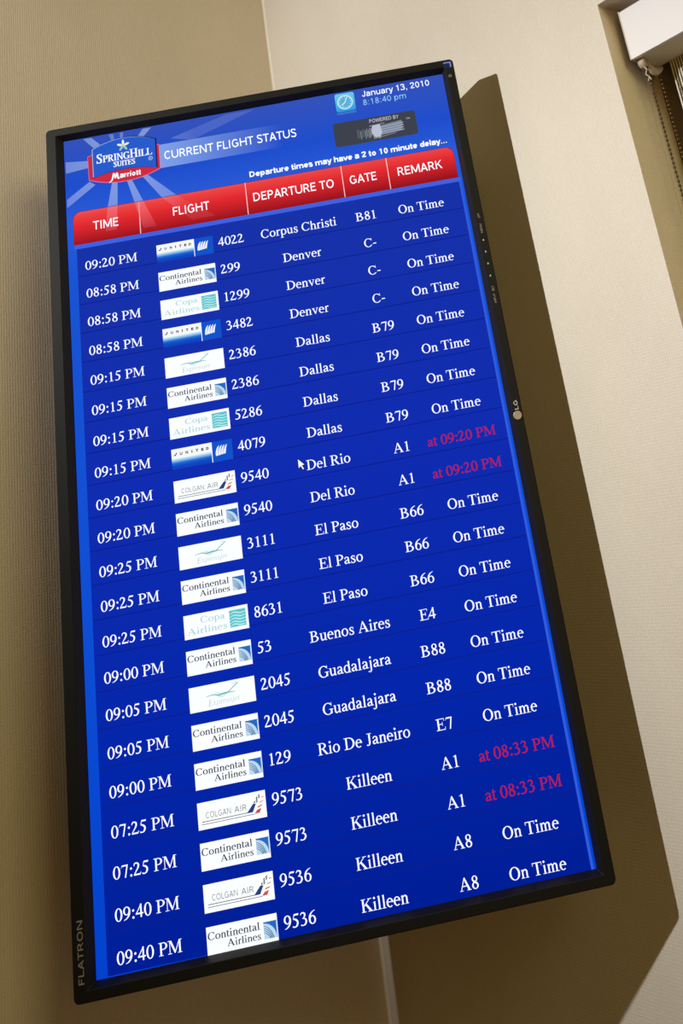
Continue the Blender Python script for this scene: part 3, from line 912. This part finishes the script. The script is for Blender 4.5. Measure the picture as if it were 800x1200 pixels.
def logo_globe(mb, y):
    tile(mb, y)
    for dx in (-0.12, 0.12):
        roman(mb, 'Continental', TX + 1.0 + dx, y + 11.8, 10.4, 4, INK, 'l', 56.5)
        roman(mb, 'Airlines', TX + 21.5 + dx, y + 20.4, 9.6, 4, INK, 'l', 36.5)
    a, b, s, t = TX + 61.2, y + 6.0, 14.6, 15.2
    quad(mb, a, b, a + s, b + t, 4, glow((38, 106, 196)))
    pts = [(a, b + t)] + [(a + 13.6 * math.sin(q), b + t - 14.0 * math.cos(q)) for q in [math.pi / 2 * k / 10 for k in range(11)]]
    shape(mb, pts, 5, glow((188, 218, 242)))
    dk = glow((34, 82, 140))
    for q in (0.3, 0.55, 0.8, 1.05):
        stroke(mb, [(a + 0.2, b + t * min(0.98, 0.06 + 0.50 * q), 0.4), (a + s * 0.26, b + t * min(0.98, 0.16 + 0.54 * q), 0.6), (a + s * (0.55 - 0.10 * q), b + t * min(0.985, 0.42 + 0.50 * q), 0.7), (a + s * (0.86 - 0.42 * q), b + t * 0.99, 0.8)], 6, dk)
    quad(mb, a + s - 0.8, b + 0.4, a + s, b + t - 0.4, 6, glow((196, 224, 246)))


def logo_waves(mb, y):
    tile(mb, y)
    c = glow((162, 212, 218))
    roman(mb, 'Copa', TX + 19.5, y + 10.6, 10.2, 4, c, 'l', 29.5)
    roman(mb, 'Airlines', TX + 3.6, y + 21.6, 10.4, 4, c, 'l', 47.5)
    a, b, s, t = TX + 54.0, y + 3.6, 19.4, 18.4
    quad(mb, a, b, a + s, b + t, 4, glow((92, 198, 206)))
    lt = glow((188, 236, 238))
    for q in (0.18, 0.36, 0.54, 0.72, 0.88):
        stroke(mb, [(a, b + t * (q + 0.06), 0.5), (a + s * 0.3, b + t * (q - 0.05), 1.3), (a + s * 0.65, b + t * (q + 0.04), 1.4), (a + s, b + t * (q + 0.0), 0.7)], 5, lt)


def logo_tulip(mb, y):
    fade = glow_ramp('display_tile_fade', [(0.0, (14, 58, 186)), (0.22, (18, 76, 196)), (0.34, (30, 110, 216)), (0.48, (160, 212, 246)), (0.56, (246, 249, 250))], 'Z', zz(y + 26.4), zz(y + 0.4))
    quad(mb, TX, y, TX + 50, y + 24.5, 3, fade)
    quad(mb, TX + 50, y, TX + 50.9, y + 24.5, 4, M_TILE)
    quad(mb, TX + 50.9, y, TX + TW, y + 24.5, 3, glow((18, 82, 204)))
    d = glow((52, 56, 66))
    stroke(mb, [(TX + 3.0, y + 7.0, 1.0), (TX + 4.8, y + 7.6, 1.2), (TX + 6.6, y + 4.6, 1.4)], 5, d)
    for s, x in (('U', 10.6), ('N', 17.8), ('I', 25.2), ('T', 30.6), ('E', 37.4), ('D', 43.6)):
        wd = 1.2 if s == 'I' else 3.2
        sans(mb, s, TX + x, TX + x + wd, y + 8.0, 3.4, 5, d, 190)
    wh = glow((232, 242, 252))
    for q in range(4):
        x = TX + 55.6 + q * 3.3
        stroke(mb, [(x + 1.0 - 0.3 * q, y + 17.4 - 0.4 * q, 3.0), (x + 0.9, y + 13.5, 2.9), (x + 2.2, y + 8.6, 2.2), (x + 4.2, y + 5.4, 0.4)], 5, wh)


def logo_jet(mb, y):
    tile(mb, y)
    t1, t2 = glow((96, 186, 190)), glow((176, 222, 224))
    stroke(mb, [(TX + 19.4, y + 12.2, 0.5), (TX + 28, y + 11.2, 1.0), (TX + 34, y + 12.6, 1.5), (TX + 40, y + 11.8, 1.8), (TX + 45, y + 11.6, 1.2), (TX + 53.5, y + 12.0, 0.5)], 4, t1)
    stroke(mb, [(TX + 42.5, y + 12.6, 1.2), (TX + 47, y + 10.0, 0.9), (TX + 52, y + 6.4, 1.0), (TX + 57.2, y + 3.4, 0.8)], 4, t1)
    stroke(mb, [(TX + 51, y + 3.6, 0.5), (TX + 54.5, y + 3.0, 0.8), (TX + 57.2, y + 3.6, 0.6)], 4, t2)
    stroke(mb, [(TX + 30, y + 9.2, 0.5), (TX + 33.5, y + 10.4, 0.8), (TX + 36, y + 11.6, 0.9)], 4, t2)
    stroke(mb, [(TX + 32, y + 13.8, 0.4), (TX + 38, y + 14.6, 0.9), (TX + 42, y + 12.8, 0.6)], 4, t2)
    roman(mb, 'E', TX + 21.0, y + 22.2, 9.4, 4, glow((178, 206, 208)), 'l', 5.2, 0.22)
    roman(mb, 'xpressjet', TX + 26.0, y + 21.6, 8.2, 4, glow((198, 218, 222)), 'l', 31.5, 0.22)


def logo_stripes(mb, y):
    tile(mb, y)
    d = glow((84, 92, 104)); nv = glow((38, 62, 134)); rd = glow((206, 78, 70)); rd2 = glow((206, 138, 122)); ck = glow((58, 66, 92))
    sans(mb, 'COLGAN', TX + 9, TX + 36.8, y + 15.6, 5.6, 4, d, 70)
    sans(mb, 'AIR', TX + 41.0, TX + 54.4, y + 15.6, 5.6, 4, d, 70)
    quad(mb, TX + 4.4, y + 18.2, TX + 56, y + 18.9, 4, d)
    quad(mb, TX + 4.0, y + 20.7, TX + 63, y + 21.3, 4, d)
    shape(mb, [(TX + 54.2, y + 18.9), (TX + 61, y + 18.9), (TX + 65.2, y + 11.2), (TX + 61.8, y + 11.0)], 5, nv)
    for r in range(4):
        for c in range(3):
            if (r + c) % 2 == 0:
                yy = y + 10.6 - r * 1.9
                xx = TX + 62.4 + r * 1.35 + c * 1.35
                shape(mb, [(xx, yy), (xx + 1.4, yy), (xx + 2.6, yy - 1.9), (xx + 1.2, yy - 1.9)], 5, ck)
    shape(mb, [(TX + 62.8, y + 20.6), (TX + 68.4, y + 20.6), (TX + 70.8, y + 16.4), (TX + 66.0, y + 17.4)], 5, rd)
    shape(mb, [(TX + 66.2, y + 15.6), (TX + 71.4, y + 14.4), (TX + 72.2, y + 13.2), (TX + 67.0, y + 14.2)], 5, rd)
    shape(mb, [(TX + 68.8, y + 11.2), (TX + 73.2, y + 10.3), (TX + 73.8, y + 9.3), (TX + 69.4, y + 10.1)], 5, rd2)
    shape(mb, [(TX + 71.4, y + 6.8), (TX + 74.4, y + 6.2), (TX + 74.8, y + 5.3), (TX + 71.8, y + 5.8)], 5, rd2)


LOOK = {'C': (logo_globe, 'white tile with two lines of dark serif lettering and a blue globe square'),
        'P': (logo_waves, 'white tile with pale teal serif lettering and a teal wave square'),
        'U': (logo_tulip, 'tile half white with small spaced capitals, half blue with a white tulip mark'),
        'X': (logo_jet, 'white tile with a faint teal jet sketch over pale italic lettering'),
        'G': (logo_stripes, 'white tile with thin grey capitals and a checkered red and blue tail stripe')}

FLIGHTS = [
    ('09:20 PM', 'U', '4022', 'Corpus Christi', 'B81', ''), ('08:58 PM', 'C', '299', 'Denver', 'C-', ''),
    ('08:58 PM', 'P', '1299', 'Denver', 'C-', ''), ('08:58 PM', 'U', '3482', 'Denver', 'C-', ''),
    ('09:15 PM', 'X', '2386', 'Dallas', 'B79', ''), ('09:15 PM', 'C', '2386', 'Dallas', 'B79', ''),
    ('09:15 PM', 'P', '5286', 'Dallas', 'B79', ''), ('09:15 PM', 'U', '4079', 'Dallas', 'B79', ''),
    ('09:20 PM', 'G', '9540', 'Del Rio', 'A1', 'at 09:20 PM'), ('09:20 PM', 'C', '9540', 'Del Rio', 'A1', 'at 09:20 PM'),
    ('09:25 PM', 'X', '3111', 'El Paso', 'B66', ''), ('09:25 PM', 'C', '3111', 'El Paso', 'B66', ''),
    ('09:25 PM', 'P', '8631', 'El Paso', 'B66', ''), ('09:00 PM', 'C', '53', 'Buenos Aires', 'E4', ''),
    ('09:05 PM', 'X', '2045', 'Guadalajara', 'B88', ''), ('09:05 PM', 'C', '2045', 'Guadalajara', 'B88', ''),
    ('09:00 PM', 'C', '129', 'Rio De Janeiro', 'E7', ''), ('07:25 PM', 'G', '9573', 'Killeen', 'A1', 'at 08:33 PM'),
    ('07:25 PM', 'C', '9573', 'Killeen', 'A1', 'at 08:33 PM'), ('09:40 PM', 'G', '9536', 'Killeen', 'A8', ''),
    ('09:40 PM', 'C', '9536', 'Killeen', 'A8', '')]
EM = 17.7
M_LATE = glow((188, 28, 64))
for i, (tm, lg, no, to, gate, rem) in enumerate(FLIGHTS):
    base = P0 + DY * i
    for nm, s, x, an, mt in (('departure_time', tm, 42.7, 'l', TXT), ('flight_number', no, 221.9, 'l', TXT), ('destination_name', to, 331.8, 'c', TXT),
                             ('gate_number', gate, 424.6, 'c', TXT), ('remark', rem or 'On Time', 500.3, 'c', M_LATE if rem else TXT)):
        w = MB()
        roman(w, s, x, base, EM, 4, mt, an)
        o = w.build(nm, screen)
        if rem and nm == 'remark':
            o['label'] = 'crimson remark with a new departure time'
    w = MB()
    fn, look = LOOK[lg]
    fn(w, base - 16.4)
    o = w.build('airline_logo', screen)
    o['label'] = look

# mouse pointer left over on the picture
w = MB()
px, py = 294.6, 501.5
shape(w, [(px - 0.6, py - 1), (px - 0.6, py + 12.2), (px + 2.3, py + 9.6), (px + 4.6, py + 14.2), (px + 7.0, py + 13.0), (px + 4.9, py + 8.6), (px + 8.6, py + 8.2)], 5, glow((10, 16, 60)))
shape(w, [(px, py), (px, py + 10.6), (px + 2.5, py + 8.3), (px + 4.9, py + 13.0), (px + 6.2, py + 12.3), (px + 4.0, py + 7.7), (px + 7.2, py + 7.4)], 6, WHITE)
w.build('mouse_pointer', screen)

# --- marks printed on the bezel


def up_text(mb, s, x0, x1, ya, yb, mt, weight=92):
    """lettering that reads upwards along the bezel: baseline at x1, from ya (lower) to yb (upper)"""
    sans(mb, s, 0, ya - yb, 0, x1 - x0, 0, mt, weight, put=lambda a, b: ml(x1 + b, ya - a, -0.00015))


w = MB()
up_text(w, 'FLATRON', 6.4, 12.4, 983, 926.6, M_MARK, 105)
w.build('front_lettering', mon)
w = MB()
rr = []
for r_, d in ((5.3, 0.0), (5.3, -0.0006), (4.9, -0.0009)):
    rr.append([ml(574.3 + r_ * math.cos(2 * math.pi * k / 28), 502.8 + r_ * math.sin(2 * math.pi * k / 28), d) for k in range(28)])
w.loops(rr, M_DISC)
# the little face in the disc: an open ring, a nose line and a dot
md = pbr('disc_engraving', (0.27, 0.22, 0.165), 0.5)
n = 24
vs = []
for k in range(n):
    a = math.radians(80 + 290 * k / (n - 1))
    for q in (3.9, 3.3):
        vs.append(ml(574.3 + q * math.cos(a), 502.8 + q * math.sin(a), -0.00105))
w.add(vs, [(2 * k, 2 * k + 1, 2 * k + 3, 2 * k + 2) for k in range(n - 1)], md)
w.add([ml(574.0, 500.8, -0.00105), ml(574.6, 500.8, -0.00105), ml(574.6, 504.4, -0.00105), ml(574.0, 504.4, -0.00105)], [(0, 1, 2, 3)], md)
w.build('maker_disc', mon)
w = MB()
up_text(w, 'LG', 572.3, 577.0, 495.8, 484.6, pbr('printed_light_grey', (0.62, 0.58, 0.55), 0.5), 110)
w.build('maker_lettering', mon)
# blue film still stuck on the upper right corner
w = MB()
MBL = pbr('blue_film', (0.010, 0.018, 0.085), 0.3); MWL = pbr('film_pale_line', (0.20, 0.25, 0.80), 0.5)
w.add([ml(x, y, -0.0002) for x, y in ((566.5, 2.6), (579.0, 2.6), (579.0, 14.8), (566.5, 13.6))], [(0, 1, 2, 3)], MBL)
w.add([ml(x, y, -0.00035) for x, y in ((567.2, 4.6), (578.0, 4.6), (578.0, 6.4), (567.2, 6.4))], [(0, 1, 2, 3)], MWL)
w.add([ml(x, y, -0.00035) for x, y in ((576.0, 6.4), (578.0, 6.4), (578.0, 13.0), (576.0, 13.0))], [(0, 1, 2, 3)], MWL)
w.build('corner_sticker', mon)
w = MB()
rr = []
for r_, d in ((2.6, 0.0), (2.4, -0.0008), (1.2, -0.0012)):
    rr.append([ml(573.6 + r_ * math.cos(2 * math.pi * k / 18), 26.8 + r_ * math.sin(2 * math.pi * k / 18), d) for k in range(18)])
w.loops(rr, pbr('grey_sensor_lens', (0.12, 0.115, 0.11), 0.3))
w.build('sensor', mon)
M_TINY = pbr('printed_grey', (0.30, 0.27, 0.24), 0.6)
for s, ya, yb in (('OFF', 241.5, 234.5), ('MENU', 262.5, 249.5), ('SET', 342.5, 335.5), ('INPUT', 358.5, 346.0)):
    w = MB()
    up_text(w, s, 573.4, 576.2, ya, yb, M_TINY)
    w.build('button_marking', mon)
for k, y in enumerate((272.3, 288.4, 305.0, 321.6)):
    w = MB()
    w.add([ml(574.8 + a, y + b, -0.0002) for a, b in ((-1.1, 1.1), (1.1, 1.1), (0.4, -1.1), (-0.4, -1.1))], [(0, 1, 2, 3)], pbr('printed_white_dot', (0.55, 0.5, 0.46), 0.6))
    w.build('button_marking', mon)
